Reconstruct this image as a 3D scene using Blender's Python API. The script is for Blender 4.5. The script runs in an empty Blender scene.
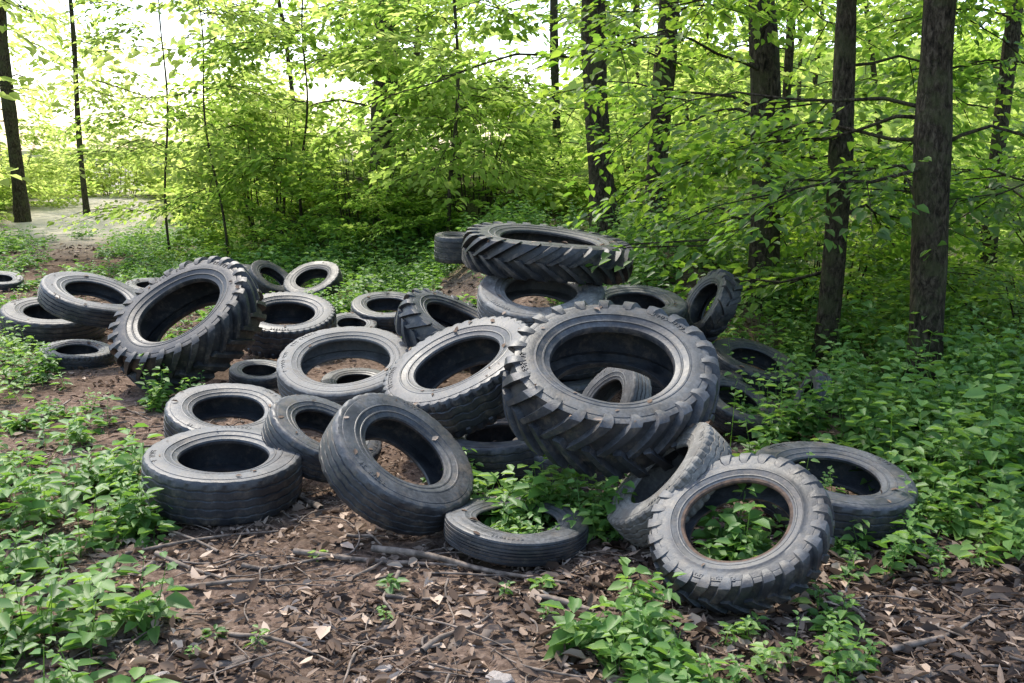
import bpy, math, random
import numpy as np
from mathutils import Vector, Matrix, noise as mn
rng=np.random.default_rng(7); rnd=random.Random(7)
scn=bpy.context.scene
CAM=Vector((0,0,1.7))

# ---------------------------------------------------------------- helpers
def S(t):
    t=np.clip(t,0,1); return t*t*(3-2*t)
def hb(x,y):
    x=np.asarray(x,float); y=np.asarray(y,float)
    xp=-4-.4*(y-8.7)
    a=.75*S((y-7.2)/3.5)*S((x+1.4)/1.5)*(1-S((x-1.6)/2))
    b=1.2*S((y-12.5)/5)*S((x-xp-2.2)/2.5)
    c=1.6*S((-(x-xp)-2.6)/5)*S((y-10)/6)
    far=9*S((np.hypot(x,y)-34)/60)*S((x+4)/14)
    return np.maximum(np.maximum(a,b),c)+far
def nz(x,y,s=1.0):
    return (np.sin(x*2.1*s+1.3)*np.sin(y*1.7*s+.4)+.6*np.sin(x*4.3*s+y*3.1*s)+.4*np.sin(x*9.1*s-y*7.3*s+2))*.5
def h(x,y):
    x=np.asarray(x,float); y=np.asarray(y,float)
    return hb(x,y)+.018*nz(x,y)+.05*nz(x,y,.3)*S((np.hypot(x,y)-7)/6)

class MB:
    def __init__(s): s.v=[];s.f=[];s.m=[];s.t=[];s.n=0
    def add(s,v,f,mat=0,tint=.5):
        v=np.asarray(v,float).reshape(-1,3); f=np.asarray(f,int).reshape(-1,4)
        s.v.append(v); s.f.append(f+s.n); s.m.append(np.full(len(f),mat))
        t=np.asarray(tint,float); s.t.append(np.full(len(v),float(t)) if t.ndim==0 else t)
        s.n+=len(v)
    def obj(s,name,mats,smooth=False,sharp=None,parent=None):
        v=np.concatenate(s.v);f=np.concatenate(s.f);m=np.concatenate(s.m);t=np.concatenate(s.t)
        me=bpy.data.meshes.new(name)
        me.vertices.add(len(v)); me.vertices.foreach_set('co',v.ravel())
        me.loops.add(len(f)*4); me.loops.foreach_set('vertex_index',f.ravel().astype(np.int32))
        me.polygons.add(len(f)); me.polygons.foreach_set('loop_start',np.arange(0,len(f)*4,4,dtype=np.int32))
        me.polygons.foreach_set('material_index',m.astype(np.int32))
        a=me.attributes.new('tint','FLOAT','POINT'); a.data.foreach_set('value',t)
        me.update(calc_edges=True)
        for k in mats: me.materials.append(k)
        if smooth: me.shade_smooth()
        if sharp: me.set_sharp_from_angle(angle=math.radians(sharp))
        o=bpy.data.objects.new(name,me); scn.collection.objects.link(o)
        if parent: o.parent=parent
        return o
def norm(a): return a/np.maximum(np.linalg.norm(a,axis=-1,keepdims=True),1e-9)
def leaves(mb,P,D,N,L,Wd,tint,mat=0,fold=.18,droop=.15):
    n=len(P); D=norm(D); Sd=norm(np.cross(D,N)); U=norm(np.cross(Sd,D))
    L=np.broadcast_to(L,(n,))[:,None]; Wd=np.broadcast_to(Wd,(n,))[:,None]
    fold=np.broadcast_to(fold,(n,))[:,None]; droop=np.broadcast_to(droop,(n,))[:,None]
    b=P; t=P+D*L-U*L*droop
    up=U*Wd*fold
    l1=P+D*L*.3+Sd*Wd*.5+up; l2=P+D*L*.68+Sd*Wd*.38+up-U*L*droop*.4
    r1=P+D*L*.3-Sd*Wd*.5+up; r2=P+D*L*.68-Sd*Wd*.38+up-U*L*droop*.4
    V=np.stack([b,l1,l2,t,r2,r1],1)
    i=np.arange(n)[:,None]*6
    f=np.concatenate([i+np.array([[0,3,2,1]]),i+np.array([[0,5,4,3]])])
    mb.add(V,f,mat,np.repeat(np.broadcast_to(tint,(n,)),6))
def tube(mb,pts,rad,seg=7,mat=0,tint=.5):
    pts=np.asarray(pts,float); k=len(pts)
    T=norm(np.gradient(pts,axis=0)); ref=np.array([.13,.2,1.]) if abs(T[0][2])<.9 else np.array([1,.1,0.])
    A=norm(np.cross(T,ref)); B=np.cross(T,A)
    an=np.arange(seg)*2*np.pi/seg
    V=pts[:,None]+(A[:,None]*np.cos(an)[None,:,None]+B[:,None]*np.sin(an)[None,:,None])*np.asarray(rad)[:,None,None]
    f=[]
    for i in range(k-1):
        for j in range(seg):
            j2=(j+1)%seg; f.append((i*seg+j,i*seg+j2,(i+1)*seg+j2,(i+1)*seg+j))
    mb.add(V,f,mat,tint)
def sprays(mb,O,AZ,LN,K,ls,mat=0,droop=.25,tintc=.5,tintv=.25,lift=0.,roll=.35,wood=None):
    M=len(O)
    D=np.stack([np.cos(AZ),np.sin(AZ),np.full(M,lift)+rng.normal(0,.18,M)],1); D=norm(D)
    Up=norm(np.stack([rng.normal(0,roll,M),rng.normal(0,roll,M),np.ones(M)],1))
    Sd=norm(np.cross(D,Up)); Up=norm(np.cross(Sd,D))
    t=(np.arange(K)+rng.random((M,K)))/K
    s=rng.uniform(-1,1,(M,K)); wshape=np.sin(np.pi*np.clip(t*.85+.12,0,1))*.45
    off=s*wshape
    LNk=LN[:,None]
    P=O[:,None]+D[:,None]*(t*LNk)[...,None]+Sd[:,None]*(off*LNk)[...,None]
    P[...,2]-=droop*(t**2)*LNk+ .25*np.abs(off)*LNk
    P+=rng.normal(0,.02,P.shape)*LNk[...,None]
    dirn=D[:,None]*.8+Sd[:,None]*(np.sign(s)*rng.uniform(.3,1.2,(M,K)))[...,None]+rng.normal(0,.2,(M,K,3))
    dirn[...,2]-=.25
    N=Up[:,None]+rng.normal(0,.3,(M,K,3))
    tc_=np.broadcast_to(tintc,(M,))[:,None]
    tt=np.clip(tc_+rng.normal(0,tintv*.5,(M,1))+rng.normal(0,tintv*.6,(M,K)),0,1)
    l=ls*rng.uniform(.6,1.2,M*K)
    leaves(mb,P.reshape(-1,3),dirn.reshape(-1,3),N.reshape(-1,3),l,l*.62,tt.ravel(),mat)
    if wood is not None:
        ts=np.array([0,.5,.95])
        C=O[:,None]+D[:,None]*(ts[None]*LNk)[...,None]; C[...,2]-=droop*(ts**2)*LNk
        for ax in (Sd,Up):
            w=np.array([.006,.004,.002])[None,:,None]*(LN[:,None,None]/.9)
            V=np.stack([C-ax[:,None]*w,C+ax[:,None]*w],2).reshape(M,6,3)
            i=np.arange(M)[:,None]*6
            mb.add(V,np.concatenate([i+[[0,1,3,2]],i+[[2,3,5,4]]]),wood,.4)

# ---------------------------------------------------------------- materials
def newmat(name):
    m=bpy.data.materials.new(name); m.use_nodes=True; nt=m.node_tree
    for n in list(nt.nodes): nt.nodes.remove(n)
    out=nt.nodes.new('ShaderNodeOutputMaterial'); return m,nt,out
def N(nt,t,**kw):
    n=nt.nodes.new(t)
    for k,v in kw.items():
        if k in n.inputs.keys(): n.inputs[k].default_value=v
        else: setattr(n,k,v)
    return n
def ramp(nt,fac,stops):
    r=nt.nodes.new('ShaderNodeValToRGB'); e=r.color_ramp.elements
    while len(e)<len(stops): e.new(.5)
    for i,(p,c) in enumerate(stops): e[i].position=p; e[i].color=(*c,1)
    nt.links.new(fac,r.inputs[0]); return r.outputs[0]
def leafmat(name,stops,trans,tc,rough=.45,gloss=True):
    m,nt,out=newmat(name); L=nt.links.new
    at=N(nt,'ShaderNodeAttribute',attribute_name='tint')
    c=ramp(nt,at.outputs['Fac'],stops)
    if gloss:
        b=N(nt,'ShaderNodeBsdfPrincipled',Roughness=rough); L(c,b.inputs['Base Color'])
    else:
        b=N(nt,'ShaderNodeBsdfDiffuse'); L(c,b.inputs['Color'])
    t=N(nt,'ShaderNodeBsdfTranslucent')
    mx=N(nt,'ShaderNodeMix',data_type='RGBA',blend_type='MULTIPLY'); mx.inputs[0].default_value=1
    L(c,mx.inputs[6]); mx.inputs[7].default_value=(*tc,1); L(mx.outputs[2],t.inputs[0])
    ms=N(nt,'ShaderNodeMixShader'); ms.inputs[0].default_value=trans
    L(b.outputs[0],ms.inputs[1]); L(t.outputs[0],ms.inputs[2]); L(ms.outputs[0],out.inputs[0]); return m
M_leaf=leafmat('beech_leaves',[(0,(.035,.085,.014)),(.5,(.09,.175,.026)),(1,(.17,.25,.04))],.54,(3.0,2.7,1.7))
M_leaf_far=leafmat('sunlit_leaves',[(0,(.06,.12,.022)),(.5,(.135,.22,.035)),(1,(.25,.31,.10))],.62,(3.1,2.8,2.4),gloss=False)  # brighter copy of the beech leaf colours, with far sunlight put into them
M_plant=leafmat('undergrowth_leaves',[(0,(.045,.115,.02)),(.5,(.105,.22,.045)),(1,(.19,.31,.075))],.4,(2.1,1.9,1.2),.5)
M_dry=leafmat('dry_leaves',[(0,(.035,.024,.018)),(.35,(.115,.082,.062)),(.7,(.24,.175,.13)),(1,(.5,.39,.30))],.12,(1,1,1),.7,gloss=False)

def barkmat():
    m,nt,out=newmat('bark'); L=nt.links.new
    tc=N(nt,'ShaderNodeTexCoord'); mp=N(nt,'ShaderNodeMapping'); mp.inputs['Scale'].default_value=(1,1,.4)
    L(tc.outputs['Object'],mp.inputs[0])
    n1=N(nt,'ShaderNodeTexNoise',Scale=38.,Detail=5.,Roughness=.7,Distortion=.4); L(mp.outputs[0],n1.inputs[0])
    n2=N(nt,'ShaderNodeTexNoise',Scale=5.,Detail=5.,Roughness=.7); L(tc.outputs['Object'],n2.inputs[0])
    c=ramp(nt,n1.outputs[0],[(.35,(.010,.008,.005)),(.5,(.05,.038,.024)),(.66,(.13,.103,.07))])
    mx=N(nt,'ShaderNodeMix',data_type='RGBA'); L(ramp(nt,n2.outputs[0],[(.46,(0,0,0)),(.6,(.6,.6,.6))]),mx.inputs[0]); L(c,mx.inputs[6]); mx.inputs[7].default_value=(.08,.085,.035,1)
    b=N(nt,'ShaderNodeBsdfPrincipled',Roughness=.95); L(mx.outputs[2],b.inputs['Base Color']); b.inputs['Specular IOR Level'].default_value=.15
    bp=N(nt,'ShaderNodeBump',Strength=1.,Distance=.05); L(n1.outputs[0],bp.inputs['Height']); L(bp.outputs[0],b.inputs['Normal'])
    L(b.outputs[0],out.inputs[0]); return m
M_bark=barkmat()
def groundmat():
    m,nt,out=newmat('forest_floor'); L=nt.links.new
    tc=N(nt,'ShaderNodeTexCoord')
    n1=N(nt,'ShaderNodeTexNoise',Scale=1.1,Detail=4.,Roughness=.6); L(tc.outputs['Object'],n1.inputs[0])
    n2=N(nt,'ShaderNodeTexNoise',Scale=28.,Detail=5.,Roughness=.75); L(tc.outputs['Object'],n2.inputs[0])
    v=N(nt,'ShaderNodeTexVoronoi',Scale=38.); L(tc.outputs['Object'],v.inputs[0])
    c1=ramp(nt,n2.outputs[0],[(.3,(.04,.029,.023)),(.52,(.145,.108,.084)),(.72,(.29,.225,.18))])
    sx=N(nt,'ShaderNodeSeparateColor'); L(v.outputs['Color'],sx.inputs[0])
    c2=ramp(nt,sx.outputs[0],[(.1,(.07,.05,.04)),(.6,(.2,.15,.12)),(.95,(.33,.27,.22))])
    a=N(nt,'ShaderNodeMix',data_type='RGBA'); a.inputs[0].default_value=.2; L(c1,a.inputs[6]); L(c2,a.inputs[7])
    d=N(nt,'ShaderNodeMix',data_type='RGBA',blend_type='MULTIPLY'); d.inputs[0].default_value=1; L(a.outputs[2],d.inputs[6])
    L(ramp(nt,n1.outputs[0],[(.35,(.6,.57,.54)),(.65,(1.2,1.13,1.1))]),d.inputs[7])
    pa=N(nt,'ShaderNodeAttribute',attribute_name='sunlit_track')
    pm=N(nt,'ShaderNodeMix',data_type='RGBA'); L(pa.outputs['Fac'],pm.inputs[0]); L(d.outputs[2],pm.inputs[6])
    L(ramp(nt,n2.outputs[0],[(.3,(.30,.27,.21)),(.7,(.5,.46,.37))]),pm.inputs[7])  # sandy track colour raised so the far end looks sunlit
    at=N(nt,'ShaderNodeAttribute',attribute_name='tint')
    g=N(nt,'ShaderNodeMix',data_type='RGBA'); L(at.outputs['Fac'],g.inputs[0]); L(pm.outputs[2],g.inputs[6])
    L(ramp(nt,n2.outputs[0],[(.35,(.03,.06,.014)),(.7,(.13,.19,.04))]),g.inputs[7])
    b=N(nt,'ShaderNodeBsdfDiffuse'); L(g.outputs[2],b.inputs['Color'])
    bp=N(nt,'ShaderNodeBump',Strength=.7,Distance=.02)
    L(n2.outputs[0],bp.inputs['Height'])
    L(bp.outputs[0],b.inputs['Normal']); L(b.outputs[0],out.inputs[0]); return m
M_ground=groundmat()
def rubber(name,base,dust,amt,rough,lo=.25):
    m,nt,out=newmat(name); L=nt.links.new
    tc=N(nt,'ShaderNodeTexCoord'); oi=N(nt,'ShaderNodeObjectInfo')
    ad=N(nt,'ShaderNodeVectorMath',operation='ADD'); L(tc.outputs['Object'],ad.inputs[0]); L(oi.outputs['Location'],ad.inputs[1])
    n1=N(nt,'ShaderNodeTexNoise',Scale=4.5,Detail=5.,Roughness=.7); L(ad.outputs[0],n1.inputs[0])
    n2=N(nt,'ShaderNodeTexNoise',Scale=55.,Detail=3.,Roughness=.7); L(ad.outputs[0],n2.inputs[0])
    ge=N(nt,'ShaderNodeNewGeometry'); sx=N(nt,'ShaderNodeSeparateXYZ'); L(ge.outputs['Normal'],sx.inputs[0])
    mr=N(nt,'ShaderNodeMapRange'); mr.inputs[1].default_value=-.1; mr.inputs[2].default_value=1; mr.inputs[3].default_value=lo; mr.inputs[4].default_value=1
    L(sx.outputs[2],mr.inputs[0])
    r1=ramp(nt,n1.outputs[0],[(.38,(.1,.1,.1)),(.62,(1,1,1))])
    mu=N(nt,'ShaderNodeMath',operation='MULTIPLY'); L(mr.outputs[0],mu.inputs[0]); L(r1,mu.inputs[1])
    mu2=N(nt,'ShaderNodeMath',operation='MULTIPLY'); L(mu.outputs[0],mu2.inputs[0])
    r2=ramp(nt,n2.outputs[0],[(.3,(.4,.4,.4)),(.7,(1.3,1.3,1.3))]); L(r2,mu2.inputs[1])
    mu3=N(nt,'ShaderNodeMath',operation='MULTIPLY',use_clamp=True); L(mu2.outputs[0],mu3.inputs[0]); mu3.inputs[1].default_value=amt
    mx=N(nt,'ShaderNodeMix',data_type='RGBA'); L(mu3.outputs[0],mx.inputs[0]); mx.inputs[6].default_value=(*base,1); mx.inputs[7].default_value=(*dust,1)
    n3=N(nt,'ShaderNodeTexNoise',Scale=11.,Detail=6.,Roughness=.8); L(ad.outputs[0],n3.inputs[0])
    mud=N(nt,'ShaderNodeMix',data_type='RGBA'); L(ramp(nt,n3.outputs[0],[(.50,(0,0,0)),(.66,(.65,.65,.65))]),mud.inputs[0]); L(mx.outputs[2],mud.inputs[6]); mud.inputs[7].default_value=(.13,.105,.08,1)
    b=N(nt,'ShaderNodeBsdfPrincipled'); L(mud.outputs[2],b.inputs['Base Color'])
    rr=N(nt,'ShaderNodeMapRange'); rr.inputs[3].default_value=rough; rr.inputs[4].default_value=rough+.3; L(mu3.outputs[0],rr.inputs[0]); L(rr.outputs[0],b.inputs['Roughness'])
    bp=N(nt,'ShaderNodeBump',Strength=.3,Distance=.005); L(n2.outputs[0],bp.inputs['Height']); L(bp.outputs[0],b.inputs['Normal'])
    L(b.outputs[0],out.inputs[0]); return m
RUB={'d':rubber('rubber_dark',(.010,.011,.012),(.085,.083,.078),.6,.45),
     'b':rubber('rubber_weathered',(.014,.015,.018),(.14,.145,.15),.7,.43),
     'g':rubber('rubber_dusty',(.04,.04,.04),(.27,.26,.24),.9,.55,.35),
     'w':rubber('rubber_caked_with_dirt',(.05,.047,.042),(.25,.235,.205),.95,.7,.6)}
def simple(name,c0,c1,sc=12.,rough=.8):
    m,nt,out=newmat(name); L=nt.links.new
    tc=N(nt,'ShaderNodeTexCoord'); n1=N(nt,'ShaderNodeTexNoise',Scale=sc,Detail=5.); L(tc.outputs['Object'],n1.inputs[0])
    b=N(nt,'ShaderNodeBsdfPrincipled',Roughness=rough); L(ramp(nt,n1.outputs[0],[(.35,c0),(.65,c1)]),b.inputs['Base Color'])
    bp=N(nt,'ShaderNodeBump',Strength=.5,Distance=.01); L(n1.outputs[0],bp.inputs['Height']); L(bp.outputs[0],b.inputs['Normal'])
    L(b.outputs[0],out.inputs[0]); return m
M_rust=simple('rusty_bead',(.04,.025,.018),(.13,.075,.045),30.)
M_twig=simple('dead_wood',(.06,.045,.034),(.25,.19,.145),25.)
M_stone=simple('stone',(.2,.17,.15),(.42,.37,.33),18.)

# ---------------------------------------------------------------- ground
def axis(a,n,lo,hi):
    t=np.linspace(-1,1,n); s=np.sinh(t*a)/np.sinh(a); return np.where(s<0,-s*lo,s*hi)
gx=axis(6.,420,-180,180); gy=axis(6.,420,-180,180)+4.5
X,Y=np.meshgrid(gx,gy); Z=h(X,Y)
near=(np.hypot(X,Y-5)<12)
zz=np.zeros(X.size)
Xf,Yf=X.ravel(),Y.ravel()
for i in np.nonzero(near.ravel())[0]:
    p=Vector((Xf[i]*5,Yf[i]*5,0)); zz[i]=mn.fractal(p,1.,2.,4)*.013+mn.noise(p*4)*.006
Z=Z+zz.reshape(X.shape)
xp=-4-.4*(Y-8.7)
green=np.clip(S((Y-9)/4)*S((X-xp-1.4)/1.2)+S((X-1.9)/.9)*S((Y-3)/2)+S((-(X-xp)-1.8)/1.5)*S((Y-6)/4),0,1)
green*=np.clip(.75+.5*nz(X,Y,1.5)+S((Y-20)/10),0,1)
sunlit_track=(1-S((np.abs(X-xp)-1.5)/1.2))*S((Y-15)/7)  # pale mask on the far track and left clearing; sunlight painted in
sunlit_track=np.maximum(sunlit_track,S((Y-40)/8)*S((-X-3)/6)*.5); green=green*(1-S((Y-40)/8)*S((-X-3)/6)*.4)
mb=MB(); n=len(gx)
I=(np.arange(n-1)[:,None]*n+np.arange(n-1)[None]).ravel()
mb.add(np.stack([X.ravel(),Y.ravel(),Z.ravel()],1),np.stack([I,I+1,I+n+1,I+n],1),0,green.ravel())
go=mb.obj('ground',[M_ground],smooth=True)
ta=go.data.attributes.new('sunlit_track','FLOAT','POINT'); ta.data.foreach_set('value',sunlit_track.ravel())

# ---------------------------------------------------------------- tyres
def tyre(kind,cx,cy,cz,nx,ny,nzv,R,W,tone,k):
    w=W/2; lug=kind.startswith('lug'); hgt=(.045 if kind=='lugs' else .075)*R if lug else 0
    Rc=R-hgt; Ri=R*(.56 if k not in(11,) else .64); d=Rc-Ri; g=.022*R
    NS={'block':132,'lug':96,'lugs':96,'truck':112,'rib':96}[kind]
    if lug: tread=[(Rc-.002*R,.3),(Rc-.012*R,.6),(Rc-.03*R,.84)]
    if kind in('truck','block'): tread=[(Rc,.12),(Rc-g,.145),(Rc-g,.21),(Rc,.235),(Rc-.003*R,.50),(Rc-g,.525),(Rc-g,.59),(Rc-.005*R,.615),(Rc-.012*R,.84)]
    if kind=='rib': tread=[(Rc,.06),(Rc-g,.09),(Rc-g,.13),(Rc,.16),(Rc-.002*R,.32),(Rc-g,.35),(Rc-g,.41),(Rc-.003*R,.44),(Rc-.005*R,.62),(Rc-g,.65),(Rc-g,.71),(Rc-.01*R,.74),(Rc-.018*R,.88)]
    half=tread+[(Rc-.035*R,.93),(Rc-.07*R,.96),(Rc-.095*R,.955),(Rc-.10*R,.975),(Ri+.55*d,1.),(Ri+.42*d,.985),(Ri+.405*d,1.0),(Ri+.37*d,1.),(Ri+.355*d,.965),(Ri+.22*d,.90),(Ri+.205*d,.915),(Ri+.17*d,.91),(Ri+.155*d,.87),(Ri+.10*d,.83)]
    nb=len(half)
    half+=[(Ri+.03*d,.80),(Ri,.72),(Ri+.01*d,.60),(Ri+.14*d,.68),(Ri+.4*d,.86),(Ri+.7*d,.85),(Rc-.13*R,.7)]
    pr=[(Rc,0.)]+half+[(Rc-.095*R,0.)]+[(r,-z) for r,z in half[::-1]]
    pr=np.array(pr); npf=len(pr)
    a=np.arange(NS)*2*np.pi/NS
    r=np.repeat(pr[None,:,0],NS,0); z=np.repeat(pr[None,:,1],NS,0)*w
    az=np.abs(z)/w
    if kind=='block':
        msk=(az>=.60)&(az<.965)&(r>Rc-.09*R); ii=(np.arange(NS)%3==0)[:,None]
        r=np.where(msk&ii,r-.035*R,r)
        msk=(az<.60)&(r>Rc-.05*R); zig=np.where((np.arange(NS)//3)%2==0,1,-1)[:,None]; z=np.where(msk&(az>0.01),z+zig*.045*w,z)
    if kind=='truck':
        msk=(az<.65)&(az>.01)&(r>Rc-.05*R); zig=np.where((np.arange(NS)//2)%2==0,1,-1)[:,None]; z=np.where(msk,z+zig*.02*w,z)
        msk=(az>=.80)&(az<.94)&(r>Rc-.05*R); ii=(np.arange(NS)%4==0)[:,None]; r=np.where(msk&ii,r-.012*R,r)
    ph=rnd.random()*6; ph2=rnd.random()*6; am=rnd.uniform(.006,.02); am2=rnd.uniform(.005,.02)
    def warp(r,z,a):
        r=r*(1+am*np.sin(2*a+ph)-am*.6+.004*np.sin(5*a+ph2)); z=z+R*am2*np.sin(2*a+ph2)+R*.006*np.sin(3*a+ph)
        return np.stack([r*np.cos(a),r*np.sin(a),z],-1)
    V=warp(r,z,np.repeat(a[:,None],npf,1))
    i=np.arange(NS)[:,None]; j=np.arange(npf)[None]; i2=(i+1)%NS; j2=(j+1)%npf
    f=np.stack([i*npf+j,i2*npf+j,i2*npf+j2,i*npf+j2],-1)
    mb=MB(); 
    lo=1+nb; matj=np.zeros((NS,npf),int)
    if k==5: matj[:,lo-1:lo+2]=1; matj[:,npf-lo-2:npf-lo+1]=1
    mb.add(V,f.reshape(-1,4),0); mb.m[-1]=matj.ravel()
    if lug:
        nl=max(14,int(round(2*math.pi*R/(.145 if kind=='lug' else .085))))
        if kind=='lugs': nl=26
        sw=.30 if kind=='lug' else .16
        hw=(.155 if kind=='lug' else .20)*(2*math.pi/nl)
        st=[(-.06,R,Rc-.01*R,-.06,.8),(.2,R,Rc-.01*R,.2,.85),(.5,R*.995,Rc-.02*R,.5,1),(.78,R*.985,Rc-.04*R,.76,1.15),(.95,R*.965,Rc-.06*R,.86,1.3),(1.02,R*.92,R*.885,.9,1.3),(1.045,R*.86,R*.84,.93,1.1),(1.0,R*.80,R*.79,.93,.7)]
        for side in(1,-1):
            for q in range(nl):
                a0=2*math.pi*q/nl+(math.pi/nl if side<0 else 0)
                wear=rnd.uniform(0,.012)*R
                vv=[]
                for s,rt,rb,zb,wf in st:
                    ac=a0+sw*max(s,0)**.85; hh=hw*wf; rt=rt-wear if s<1 else rt
                    for rr,zz_,aa in((rb,zb,ac-hh*1.35),(rt,s,ac-hh),(rt,s,ac+hh),(rb,zb,ac+hh*1.35)):
                        vv.append((rr,zz_*w*side,aa))
                vv=np.array(vv); VV=warp(vv[:,0],vv[:,1],vv[:,2]); ff=[]
                for e in range(len(st)-1):
                    for c in range(3): 
                        q4=(e*4+c,e*4+c+1,e*4+c+5,e*4+c+4); ff.append(q4 if side>0 else q4[::-1])
                e=(len(st)-1)*4; ff.append((3,2,1,0) if side>0 else (0,1,2,3)); ff.append((e,e+1,e+2,e+3) if side>0 else (e+3,e+2,e+1,e))
                mb.add(VV,ff,0)
    lr=random.Random(k)
    for arc in range(2):
        a0=lr.random()*6.28
        for q in range(lr.randint(6,10)):
            if lr.random()<.12: continue
            ac=a0+q*.06; da=.016; r0=Ri+.62*d; r1=Ri+(.77 if R>.3 else .75)*d
            for s0,s1,t0,t1 in((0,.3,0,1),(.3,1,lr.choice([0,.4]),lr.choice([.2,.6])),(.3,1,.8,1)):
                t1=min(1,max(t1,t0+.18))
                aa=[ac+(s0*2-1)*da,ac+(s1*2-1)*da]; rr=[r0+(r1-r0)*t0,r0+(r1-r0)*t1]
                zt=w*1.006; zb=w*.9
                q8=[(rr[x],zq,aa[y_]) for zq in(zb,zt) for x,y_ in((0,0),(1,0),(1,1),(0,1))]
                q8=np.array(q8); VV=warp(q8[:,0],q8[:,1],q8[:,2])
                mb.add(VV,[(4,5,6,7)[::-1],(0,1,5,4),(1,2,6,5),(2,3,7,6),(3,0,4,7)],0)
    nm={'lug':'tractor_tyre','lugs':'small_tractor_tyre','truck':'truck_tyre','block':'block_tread_tyre','rib':'ribbed_tyre'}[kind]
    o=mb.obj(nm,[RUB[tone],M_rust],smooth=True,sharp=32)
    nvec=Vector((nx,ny,nzv)).normalized()
    o.matrix_world=Matrix.Translation((cx,cy,cz))@nvec.to_track_quat('Z','Y').to_matrix().to_4x4()@Matrix.Rotation(rnd.random()*6.28,4,'Z')
    return o
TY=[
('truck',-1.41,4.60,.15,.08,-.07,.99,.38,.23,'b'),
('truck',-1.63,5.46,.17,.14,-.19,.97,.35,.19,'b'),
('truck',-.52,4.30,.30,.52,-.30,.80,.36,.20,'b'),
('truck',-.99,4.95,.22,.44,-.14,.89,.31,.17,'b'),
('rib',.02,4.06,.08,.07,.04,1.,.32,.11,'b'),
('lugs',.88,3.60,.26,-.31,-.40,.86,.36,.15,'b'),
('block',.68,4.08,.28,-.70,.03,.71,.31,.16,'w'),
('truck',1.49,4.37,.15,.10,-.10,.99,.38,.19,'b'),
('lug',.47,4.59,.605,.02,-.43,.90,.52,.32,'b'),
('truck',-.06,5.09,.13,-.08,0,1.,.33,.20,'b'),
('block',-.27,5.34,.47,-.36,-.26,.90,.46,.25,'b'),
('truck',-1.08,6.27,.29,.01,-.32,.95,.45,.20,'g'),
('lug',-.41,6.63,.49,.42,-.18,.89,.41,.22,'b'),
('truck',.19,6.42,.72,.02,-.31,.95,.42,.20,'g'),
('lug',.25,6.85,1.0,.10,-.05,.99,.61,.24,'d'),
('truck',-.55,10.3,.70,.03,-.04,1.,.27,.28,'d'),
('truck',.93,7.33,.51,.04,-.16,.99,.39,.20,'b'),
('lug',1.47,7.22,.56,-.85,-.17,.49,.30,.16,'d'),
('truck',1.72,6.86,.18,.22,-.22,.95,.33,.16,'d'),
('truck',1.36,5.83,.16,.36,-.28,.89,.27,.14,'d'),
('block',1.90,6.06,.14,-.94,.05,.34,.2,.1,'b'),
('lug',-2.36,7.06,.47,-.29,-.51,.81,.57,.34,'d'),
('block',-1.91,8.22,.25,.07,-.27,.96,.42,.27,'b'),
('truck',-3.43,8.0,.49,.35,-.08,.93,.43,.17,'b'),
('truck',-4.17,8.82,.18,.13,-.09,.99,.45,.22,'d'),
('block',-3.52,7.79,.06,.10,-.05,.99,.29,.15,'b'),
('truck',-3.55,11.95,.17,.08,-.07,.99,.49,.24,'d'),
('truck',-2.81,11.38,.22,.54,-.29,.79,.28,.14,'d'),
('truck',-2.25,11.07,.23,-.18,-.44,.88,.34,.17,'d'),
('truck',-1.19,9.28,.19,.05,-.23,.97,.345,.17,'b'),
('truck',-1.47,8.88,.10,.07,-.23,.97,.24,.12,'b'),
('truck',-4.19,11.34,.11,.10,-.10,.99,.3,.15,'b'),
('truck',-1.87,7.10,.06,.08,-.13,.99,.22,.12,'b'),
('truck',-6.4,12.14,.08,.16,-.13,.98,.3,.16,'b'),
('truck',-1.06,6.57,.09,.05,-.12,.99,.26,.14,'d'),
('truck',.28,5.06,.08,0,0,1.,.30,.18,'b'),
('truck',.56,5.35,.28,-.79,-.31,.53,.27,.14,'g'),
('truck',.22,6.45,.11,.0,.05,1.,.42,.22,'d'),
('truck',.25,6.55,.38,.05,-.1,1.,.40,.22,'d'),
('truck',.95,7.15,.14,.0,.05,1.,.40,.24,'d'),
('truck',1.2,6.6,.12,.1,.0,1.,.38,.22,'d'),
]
for k,t in enumerate(TY): tyre(*t,k)
# fallen leaves lying on the tyres (found by dropping them straight down)
bpy.context.view_layer.update(); dg=bpy.context.evaluated_depsgraph_get()
HP=[];HN=[]
for _ in range(1500):
    t=rnd.choice(TY); x=t[1]+rnd.uniform(-1,1)*t[7]; y=t[2]+rnd.uniform(-1,1)*t[7]
    ok,loc,nn,_i,ob,_m=scn.ray_cast(dg,Vector((x,y,2.6)),Vector((0,0,-1)))
    if ok and ob.name!='ground' and nn.z>.75: HP.append(loc+nn*.003); HN.append(nn)
keepn=240; HP=np.array(HP[:keepn]); HN=np.array(HN[:keepn])
mbd=MB(); nn_=len(HP); a=rng.uniform(0,6.28,nn_); D=np.stack([np.cos(a),np.sin(a),np.zeros(nn_)],1)
D-=HN*(D*HN).sum(1,keepdims=True)
l=rng.uniform(.015,.05,nn_)
leaves(mbd,HP,D,HN,l,l*rng.uniform(.3,.65,nn_),np.clip(rng.normal(.55,.2,nn_),0,1),0,fold=rng.uniform(.05,.35,nn_),droop=-.05)
mbd.obj('dead_leaves_on_tyres',[M_dry])

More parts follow.
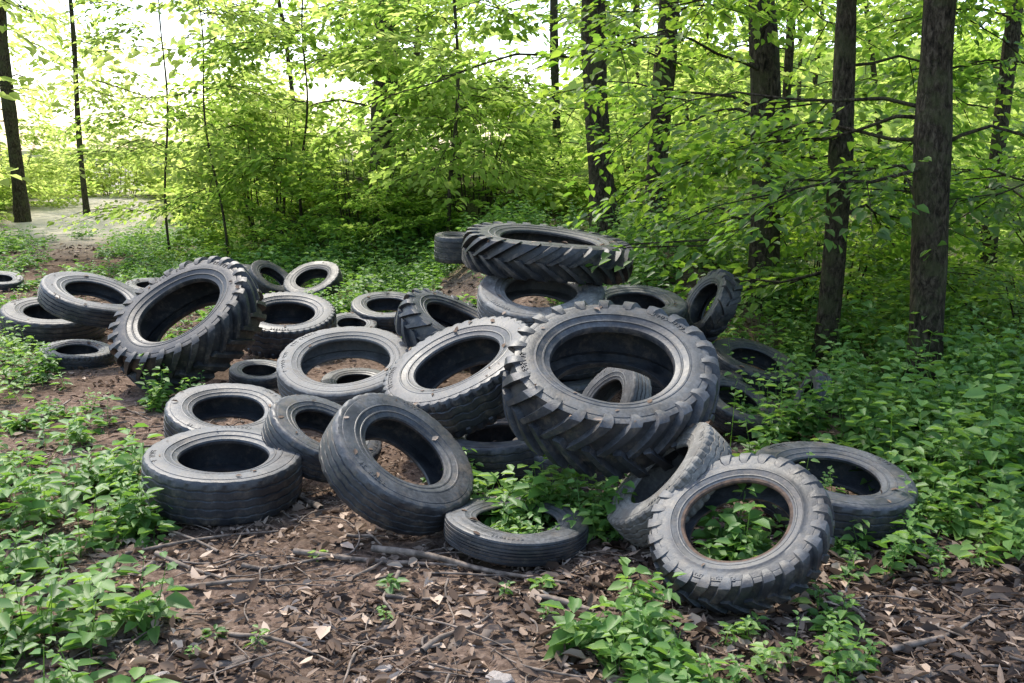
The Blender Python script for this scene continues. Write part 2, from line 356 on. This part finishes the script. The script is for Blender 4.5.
# ---------------------------------------------------------------- trees
def tree(name,x,y,r,H,lean=(0,0),nl=16,zlo=1.2,zhi=5.,reach=(1.6,3.2),ls=.075,spl=(.6,1.1),K=36,spn=6,leafm=None,tint=.45,az=None,hn=0,hi_ls=.22,hr=3.,hz=(6,12)):
    mb=MB(); z0=float(h(x,y))-.15
    ts=np.linspace(0,1,60); pts=np.stack([x+lean[0]*ts*H+(.05+r*.5)*np.sin(ts*11+x*3)*ts**.3,y+lean[1]*ts*H+.06*np.sin(ts*7+y),z0+ts*H],1)
    rad=r*(1-.75*ts)+r*.5*np.exp(-ts*H/.2)+r*.06*np.sin(ts*37+x)+r*.035*np.sin(ts*91+y)
    tube(mb,pts,rad,16,0)
    for i in range(nl):
        zb=rnd.uniform(zlo,zhi)
        base=np.array([np.interp(zb+z0,pts[:,2],pts[:,c]) for c in range(3)])
        a=rnd.uniform(0,6.283) if az is None else rnd.uniform(*az)
        Ln=rnd.uniform(*reach); rise=rnd.uniform(.0,.5); k=7
        u=np.linspace(0,1,k); bend=rnd.uniform(-.6,.6)
        P=np.stack([base[0]+np.cos(a+bend*u)*Ln*u,base[1]+np.sin(a+bend*u)*Ln*u,base[2]+Ln*(rise*u-.35*u**2)+.05*np.sin(u*9+i)],1)
        tube(mb,P,np.linspace(r*.08+.006,.003,k),5,0)
        uu=np.sort(rng.uniform(.25,1,spn)); O=np.stack([np.interp(uu,u,P[:,c]) for c in range(3)],1)
        A=a+bend*uu+rng.uniform(-1.1,1.1,spn); Ls=rng.uniform(*spl,spn)
        sprays(mb,O,A,Ls,K,ls,mat=1,tintc=tint+rnd.uniform(-.15,.15),wood=0)
    if hn:  # sparse crown above the view, added to shade and dapple the sun
        M=hn; th=rng.uniform(0,6.283,M); rr=hr*np.sqrt(rng.uniform(.02,1,M)); zc=rng.uniform(hz[0],hz[1],M)
        tx=x+lean[0]*zc; ty=y+lean[1]*zc
        O=np.stack([tx+np.cos(th)*rr,ty+np.sin(th)*rr,z0+zc],1)
        sprays(mb,O,th+rng.normal(0,.6,M),rng.uniform(.9,1.5,M),20,hi_ls,mat=1,tintc=tint,wood=0)
        for i in range(10):
            a=rnd.uniform(0,6.28); zb=rnd.uniform(hz[0]-1,hz[1]-1.5); u=np.linspace(0,1,5)
            b0=[x+lean[0]*zb,y+lean[1]*zb,z0+zb]
            tube(mb,np.stack([b0[0]+np.cos(a)*hr*.9*u,b0[1]+np.sin(a)*hr*.9*u,b0[2]+1.5*u],1),np.linspace(r*.3,.01,5),5,0)
    return mb.obj(name,[M_bark,leafm or M_leaf],smooth=True)
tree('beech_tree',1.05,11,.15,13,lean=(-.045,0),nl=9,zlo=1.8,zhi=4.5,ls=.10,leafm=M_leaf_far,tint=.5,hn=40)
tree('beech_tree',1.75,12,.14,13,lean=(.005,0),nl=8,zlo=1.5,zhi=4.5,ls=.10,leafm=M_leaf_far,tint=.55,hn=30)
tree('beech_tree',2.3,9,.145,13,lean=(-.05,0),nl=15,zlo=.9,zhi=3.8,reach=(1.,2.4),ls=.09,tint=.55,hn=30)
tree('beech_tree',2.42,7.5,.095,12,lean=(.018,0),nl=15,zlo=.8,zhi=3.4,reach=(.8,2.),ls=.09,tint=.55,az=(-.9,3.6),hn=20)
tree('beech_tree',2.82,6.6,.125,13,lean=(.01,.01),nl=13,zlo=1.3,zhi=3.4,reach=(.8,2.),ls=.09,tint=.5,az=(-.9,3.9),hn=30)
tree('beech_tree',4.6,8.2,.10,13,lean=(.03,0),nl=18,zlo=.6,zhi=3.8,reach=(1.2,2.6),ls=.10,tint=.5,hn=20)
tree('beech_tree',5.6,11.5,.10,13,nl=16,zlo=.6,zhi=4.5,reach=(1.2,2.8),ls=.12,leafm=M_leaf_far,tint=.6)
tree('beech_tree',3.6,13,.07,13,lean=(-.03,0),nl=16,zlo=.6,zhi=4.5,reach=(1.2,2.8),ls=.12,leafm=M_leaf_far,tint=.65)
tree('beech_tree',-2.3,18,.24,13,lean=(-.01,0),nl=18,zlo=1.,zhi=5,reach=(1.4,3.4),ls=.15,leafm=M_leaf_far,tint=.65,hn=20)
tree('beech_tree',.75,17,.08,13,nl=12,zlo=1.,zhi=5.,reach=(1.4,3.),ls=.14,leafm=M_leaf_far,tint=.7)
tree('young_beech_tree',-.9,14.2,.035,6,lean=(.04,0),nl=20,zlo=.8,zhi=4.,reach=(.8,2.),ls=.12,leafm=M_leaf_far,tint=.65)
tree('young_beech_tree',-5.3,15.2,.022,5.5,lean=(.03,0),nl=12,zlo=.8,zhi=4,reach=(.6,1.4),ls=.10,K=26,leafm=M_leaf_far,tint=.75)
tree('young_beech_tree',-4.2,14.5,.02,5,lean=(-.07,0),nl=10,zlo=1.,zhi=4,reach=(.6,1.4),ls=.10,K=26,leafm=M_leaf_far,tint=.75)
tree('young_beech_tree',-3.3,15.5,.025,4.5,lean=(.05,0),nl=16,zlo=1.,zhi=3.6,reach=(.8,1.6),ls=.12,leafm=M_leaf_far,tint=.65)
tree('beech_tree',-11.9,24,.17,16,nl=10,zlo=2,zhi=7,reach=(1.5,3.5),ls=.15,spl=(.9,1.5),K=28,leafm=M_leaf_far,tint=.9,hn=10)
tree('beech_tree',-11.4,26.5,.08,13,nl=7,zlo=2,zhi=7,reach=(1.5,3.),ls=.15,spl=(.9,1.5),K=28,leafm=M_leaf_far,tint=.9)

def bush(name,cx,cy,rx,ry,hz,M,ls,K=30,mat=None,tint=.45,sp=(.35,.7)):
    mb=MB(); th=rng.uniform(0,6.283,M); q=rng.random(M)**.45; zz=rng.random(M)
    lump=1+.25*np.sin(th*3+cx)+.15*np.sin(th*5+cy)
    prof=np.sqrt(np.clip(1-zz**2*.85,0,1))
    X_=cx+np.cos(th)*rx*q*lump*prof; Y_=cy+np.sin(th)*ry*q*lump*prof
    Z_=h(X_,Y_)+.05+zz*hz*(.7+.45*np.sin(X_*2.1+cy)*np.cos(Y_*1.7))
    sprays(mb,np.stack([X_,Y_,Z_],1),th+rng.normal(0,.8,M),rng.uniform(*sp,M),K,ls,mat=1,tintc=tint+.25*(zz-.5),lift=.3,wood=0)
    for i in range(16):
        a=rnd.uniform(0,6.28); R_=rnd.uniform(.1,.8); u=np.linspace(0,1,6)
        b=np.array([cx+math.cos(a)*.2*rx,cy+math.sin(a)*.2*ry]); e=np.array([cx+math.cos(a)*rx*R_,cy+math.sin(a)*ry*R_])
        tube(mb,np.stack([b[0]+(e-b)[0]*u**1.3,b[1]+(e-b)[1]*u**1.3,float(h(*b))-.05+hz*.85*u],1),np.linspace(.015,.004,6),5,0)
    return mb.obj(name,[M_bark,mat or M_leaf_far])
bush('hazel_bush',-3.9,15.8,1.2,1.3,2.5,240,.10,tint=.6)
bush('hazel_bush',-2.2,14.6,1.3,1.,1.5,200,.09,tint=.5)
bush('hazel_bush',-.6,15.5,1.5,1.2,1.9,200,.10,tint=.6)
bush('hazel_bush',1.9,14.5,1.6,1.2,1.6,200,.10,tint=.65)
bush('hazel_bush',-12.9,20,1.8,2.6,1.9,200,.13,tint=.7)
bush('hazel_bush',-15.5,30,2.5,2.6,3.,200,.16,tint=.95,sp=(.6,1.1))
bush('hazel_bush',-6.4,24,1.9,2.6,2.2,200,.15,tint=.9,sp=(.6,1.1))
bush('hazel_bush',-15.,38,3.2,2.2,2.6,220,.2,tint=1.0,sp=(.8,1.4))  # palest leaf tint, bright haze of the far left put into the colour
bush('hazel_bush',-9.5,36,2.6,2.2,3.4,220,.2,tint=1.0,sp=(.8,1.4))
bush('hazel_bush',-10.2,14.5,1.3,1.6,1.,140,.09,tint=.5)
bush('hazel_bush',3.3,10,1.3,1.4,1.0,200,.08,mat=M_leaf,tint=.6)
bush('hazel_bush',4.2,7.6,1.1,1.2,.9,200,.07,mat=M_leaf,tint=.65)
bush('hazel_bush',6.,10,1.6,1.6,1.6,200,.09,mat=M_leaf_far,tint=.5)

mb=MB(); M=3300
ang=rng.uniform(-.72,.72,M); dist=rng.uniform(19,44,M); X_=np.sin(ang)*dist; Y_=np.cos(ang)*dist
xpp=-4-.4*(Y_-8.7); Z_=rng.uniform(0,1,M)**1.1*9
keep=~((np.abs(X_-xpp)<2.6)&(Z_<3.0)&(Y_<36)) 
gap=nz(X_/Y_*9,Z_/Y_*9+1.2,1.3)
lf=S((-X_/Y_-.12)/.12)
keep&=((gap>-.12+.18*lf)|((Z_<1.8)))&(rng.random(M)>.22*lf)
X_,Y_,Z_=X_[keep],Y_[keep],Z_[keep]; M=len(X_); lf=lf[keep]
sprays(mb,np.stack([X_,Y_,h(X_,Y_)+Z_],1),rng.uniform(0,6.28,M),rng.uniform(1.3,2.4,M),24,.27,mat=1,tintc=.72+.28*lf,wood=0)  # leaves tinted paler to the left, painting in the hazy bright opening
for i in range(16):
    a=rnd.uniform(-.3,.65); dd=rnd.uniform(24,46); x,y=math.sin(a)*dd,math.cos(a)*dd
    if abs(x-(-4-.4*(y-8.7)))<2.5: continue
    r=rnd.uniform(.05,.14); u=np.linspace(0,1,8); l=rnd.uniform(-.1,.1)
    tube(mb,np.stack([x+l*14*u+.2*np.sin(u*7+i),y+0*u,float(h(x,y))-.2+14*u],1),r*(1-.6*u),8,0)
mb.obj('distant_forest',[M_bark,M_leaf_far])

# ---------------------------------------------------------------- undergrowth plants
def plants(mb,cx,cy,rx,ry,n,hh,ls,tint=.5,K=14,z0=None):
    th=rng.uniform(0,6.283,n); q=np.sqrt(rng.random(n)); x=cx+np.cos(th)*rx*q; y=cy+np.sin(th)*ry*q
    cl=rng.normal(0,1,(max(3,n//9),2))*[rx*.5,ry*.5]+[cx,cy]; pick=rng.integers(0,len(cl),n); m_=rng.random(n)<.55
    x=np.where(m_,cl[pick,0]+rng.normal(0,.05+rx*.08,n),x); y=np.where(m_,cl[pick,1]+rng.normal(0,.05+ry*.08,n),y)
    z=h(x,y) if z0 is None else np.full(n,z0)
    H_=hh*rng.uniform(.3,1.4,n)*(1.1-.5*q); lx=rng.normal(0,.25,n); ly=rng.normal(0,.25,n)
    kk=(np.arange(K)//2+1)/(K/2); t=np.clip(kk[None]*1.0+rng.normal(0,.04,(n,K)),.1,1)
    a=(np.arange(K)%2)*np.pi+(np.arange(K)//2)*1.7; A=a[None]+rng.uniform(0,6.28,(n,1))+rng.normal(0,.3,(n,K))
    B=np.stack([x[:,None]+lx[:,None]*H_[:,None]*t,y[:,None]+ly[:,None]*H_[:,None]*t,z[:,None]+H_[:,None]*t],-1)
    el=rng.uniform(-.15,.5,(n,K)); D=np.stack([np.cos(A)*np.cos(el),np.sin(A)*np.cos(el),np.sin(el)],-1)
    L=ls*rng.uniform(.55,1.2,(n,K))*(1.15-.45*t)*rng.uniform(.6,1.4,(n,1))
    P=B+D*.25*L[...,None]
    Nn=np.zeros_like(D); Nn[...,2]=1; Nn+=rng.normal(0,.25,D.shape)
    tt=np.clip(tint+rng.normal(0,.2,(n,1))+rng.normal(0,.1,(n,K))+.15*(t-.5),0,1)
    leaves(mb,P.reshape(-1,3),D.reshape(-1,3),Nn.reshape(-1,3),L.ravel(),(L*rng.uniform(.45,.75,(n,1))).ravel(),tt.ravel(),0,droop=.25)
    ts=np.array([0,.5,1.]); C=np.stack([x[:,None]+lx[:,None]*H_[:,None]*ts,y[:,None]+ly[:,None]*H_[:,None]*ts,z[:,None]-.01+H_[:,None]*ts],-1)
    for ax in(np.array([1,0,0.]),np.array([0,1,0.])):
        w=np.array([.0028,.002,.001])[None,:,None]; V=np.stack([C-ax*w,C+ax*w],2).reshape(n,6,3); i=np.arange(n)[:,None]*6
        mb.add(V,np.concatenate([i+[[0,1,3,2]],i+[[2,3,5,4]]]),0,.4)
mb=MB()
for z in [(-1.95,3.35,.42,.5,42,.24,.085),(-2.35,4.3,.62,.7,75,.32,.09),(-1.75,4.25,.15,.13,20,.24,.08),(-2.1,2.9,.5,.3,32,.24,.085),
 (-3.2,5.6,.6,.7,30,.22,.075),(-3.9,7.,.7,.9,80,.3,.07),(-2.35,6.45,.18,.15,18,.28,.07),(-3.0,8.2,.2,.3,20,.35,.07),(-2.9,6.3,.15,.15,8,.2,.06),
 (.42,3.2,.22,.25,30,.2,.075),(.95,3.0,.25,.15,16,.14,.06),(1.15,3.15,.2,.2,8,.12,.05),(.5,2.85,.2,.12,14,.15,.06),
 (.18,4.42,.38,.13,46,.28,.085),(.42,4.2,.13,.18,20,.22,.075),(.02,4.05,.12,.12,34,.11,.05),(.9,3.68,.12,.12,22,.38,.095),(1.45,4.4,.15,.12,12,.22,.06),
 (1.55,3.85,.3,.2,20,.18,.06),(1.95,4.1,.3,.35,34,.26,.08),(2.3,4.7,.5,.7,85,.48,.10),(2.75,3.9,.5,.6,60,.42,.095),(2.2,5.8,.6,.6,80,.5,.09),(3.,6.2,.8,1.,120,.65,.095),
 (1.6,5.4,.3,.5,40,.4,.085),(3.6,5.2,.8,1.2,110,.7,.1),(3.2,8.2,1.2,1.5,170,.65,.09),(2.1,7.6,.5,.7,60,.4,.08),(1.9,6.6,.3,.3,20,.35,.07),
 (-.9,12.,1.4,1.4,330,.35,.09),(-2.5,14,2.2,1.8,400,.4,.1),(.9,9.4,.8,1.,120,.3,.08),(-1.9,10.3,.8,.6,90,.25,.08),(-4.9,13.6,1.,2.2,200,.3,.09),(1.5,10.,1.2,1.4,180,.4,.09),
 (-5.4,9.4,.7,1.4,100,.3,.07),(-7.6,12.5,1.,2.4,180,.35,.09),(-3.,10.3,.8,.8,60,.2,.07),(-9.5,16.5,1.4,3,220,.4,.1),(-6.2,17.5,1.,2.5,180,.35,.1),(-.5,8.6,.4,.5,36,.2,.07),
 (-.6,7.6,.4,.3,26,.25,.07),(-1.9,6.3,.3,.2,9,.16,.06),(-.3,4.75,.1,.1,8,.2,.06),
 (4.5,4.,.8,1.2,90,.5,.09),(5.,6.5,1.,1.2,120,.6,.09),(-1.2,3.0,.5,.3,5,.1,.05),(-.7,3.7,.8,.3,6,.08,.045)]:
    plants(mb,*z)
mb.obj('undergrowth',[M_plant])

# ---------------------------------------------------------------- litter, twigs, stones
mb=MB()
def litter(n,x0,x1,y0,y1,ls,tint,wr=(.25,.7),thr=-9):
    x=rng.uniform(x0,x1,n); y=rng.uniform(y0,y1,n)
    k=(nz(x+3,y,1.6)+rng.normal(0,.25,n))>thr; x=x[k];y=y[k];n=len(x)
    z=h(x,y)+rng.uniform(.002,.022,n)
    a=rng.uniform(0,6.28,n); D=np.stack([np.cos(a),np.sin(a),rng.normal(0,.2,n)],1)
    Nn=np.stack([rng.normal(0,.45,n),rng.normal(0,.45,n),np.ones(n)],1)
    l=ls*rng.uniform(.35,1.4,n)
    leaves(mb,np.stack([x,y,z],1),D,Nn,l,l*rng.uniform(*wr,n),np.clip(tint+rng.normal(0,.24,n),0,1),0,fold=rng.uniform(-.3,.6,n),droop=rng.uniform(-.2,.35,n))
litter(14000,-3.2,3.,2.4,5.5,.038,.47,thr=-.35)
litter(11000,-3.2,3.,2.4,5.5,.035,.42,(.1,.3),thr=-.5)
litter(5500,.0,3.,2.4,4.3,.08,.34,(.15,.5),thr=-.5)
litter(2200,-1.8,1.8,2.4,3.6,.07,.38,(.2,.5),thr=-.2)
litter(1300,-2.2,2.2,2.4,4.8,.06,.72)
litter(220,-1.8,1.8,2.4,4.6,.07,.93)
litter(8000,-6,3,5.5,10,.05,.42,thr=-.3)
litter(4000,-9,1,10,18,.08,.5)
mb.obj('leaf_litter',[M_dry])
mb=MB()
def stick(x,y,a,L,r,z=.012,sg=6,b=.25):
    u=np.linspace(0,1,8); px=x+np.cos(a)*L*u+b*.15*L*np.sin(u*5+x*9); py=y+np.sin(a)*L*u+b*.15*L*np.cos(u*4+y*7)
    tube(mb,np.stack([px,py,h(px,py)+z+r*.5+.01*np.sin(u*6+x*20)],1),r*(1-.6*u),sg,0)
for i in range(900):
    stick(rnd.uniform(-3,2.6),rnd.uniform(2.5,6.5),rnd.uniform(0,6.28),rnd.uniform(.06,.42),rnd.uniform(.0018,.006),b=.6)
for i in range(26):
    stick(rnd.uniform(-2,1.8),rnd.uniform(2.6,4.2),rnd.uniform(0,6.28),rnd.uniform(.2,.6),rnd.uniform(.006,.012),b=.5)
stick(-.62,4.0,-.45,.95,.017,.02); stick(-.9,3.95,-.25,.7,.014); stick(-1.5,3.95,-.7,.5,.012); stick(-1.35,3.6,.2,.5,.012)
stick(-.3,3.1,.9,.35,.012); stick(.3,3.4,2.6,.4,.014); stick(-.9,4.45,2.2,.35,.018); stick(-3.0,5.9,1.5,.5,.014,.05)
stick(-2.6,5.2,.4,.9,.012); stick(1.3,3.1,.5,.5,.014); stick(-1.0,3.25,-.5,.45,.009); stick(-.5,3.5,.1,.4,.01)
mb.obj('fallen_twigs',[M_twig])
def chunk(name,x,y,sx,sy,sz,rot,mat,sub=3):
    bpy.ops.mesh.primitive_ico_sphere_add(subdivisions=sub,radius=1); o=bpy.context.object; o.name=name
    for v in o.data.vertices:
        c=v.co; s=1+.35*mn.noise(c*1.3+Vector((x*7,y*5,0)))+.12*mn.noise(c*4); c*=s
    o.scale=(sx,sy,sz); o.rotation_euler=(0,0,rot); o.location=(x,y,float(h(x,y))+sz*.2); o.data.materials.append(mat)
for x,y,s in[(-.04,2.95,.035),(-.42,3.0,.018),(.33,2.9,.02),(-.62,3.35,.015),(-1.15,2.95,.022),(.05,3.3,.013)]:
    chunk('stone',x,y,s*1.3,s,s*.6,x*5,M_stone)
for x,y,s,r in[(1.32,2.95,.09,.3),(1.05,3.1,.06,1.2),(-.95,3.05,.05,.6),(-.2,3.2,.05,1.4)]:
    chunk('bark_chunk',x,y,s*1.3,s*.45,s*.25,r,M_twig)

# ---------------------------------------------------------------- camera, light
cd=bpy.data.cameras.new('camera'); cd.lens=36*983/1024; cd.clip_end=600; cd.clip_start=.05
co=bpy.data.objects.new('camera',cd); co.location=CAM; co.rotation_euler=(math.radians(79),0,0)
scn.collection.objects.link(co); scn.camera=co
EL=math.radians(56); AZ=math.radians(-28)
sd=Vector((math.sin(AZ)*math.cos(EL),math.cos(AZ)*math.cos(EL),math.sin(EL)))
ld=bpy.data.lights.new('sun','SUN'); ld.energy=5; ld.angle=math.radians(2); ld.color=(1,.95,.84)
lo=bpy.data.objects.new('sun',ld); lo.rotation_euler=sd.to_track_quat('Z','Y').to_euler(); lo.location=(0,0,20); scn.collection.objects.link(lo)
w=bpy.data.worlds.new('World'); scn.world=w; w.use_nodes=True; nt=w.node_tree
sky=nt.nodes.new('ShaderNodeTexSky'); sky.sky_type='NISHITA'; sky.sun_disc=False; sky.sun_elevation=EL; sky.sun_rotation=AZ
sky.air_density=1.; sky.dust_density=2.
bg=nt.nodes['Background']; bg.inputs[1].default_value=.48; nt.links.new(sky.outputs[0],bg.inputs[0])
scn.view_settings.view_transform='Standard'; scn.view_settings.look='None'; scn.view_settings.exposure=0
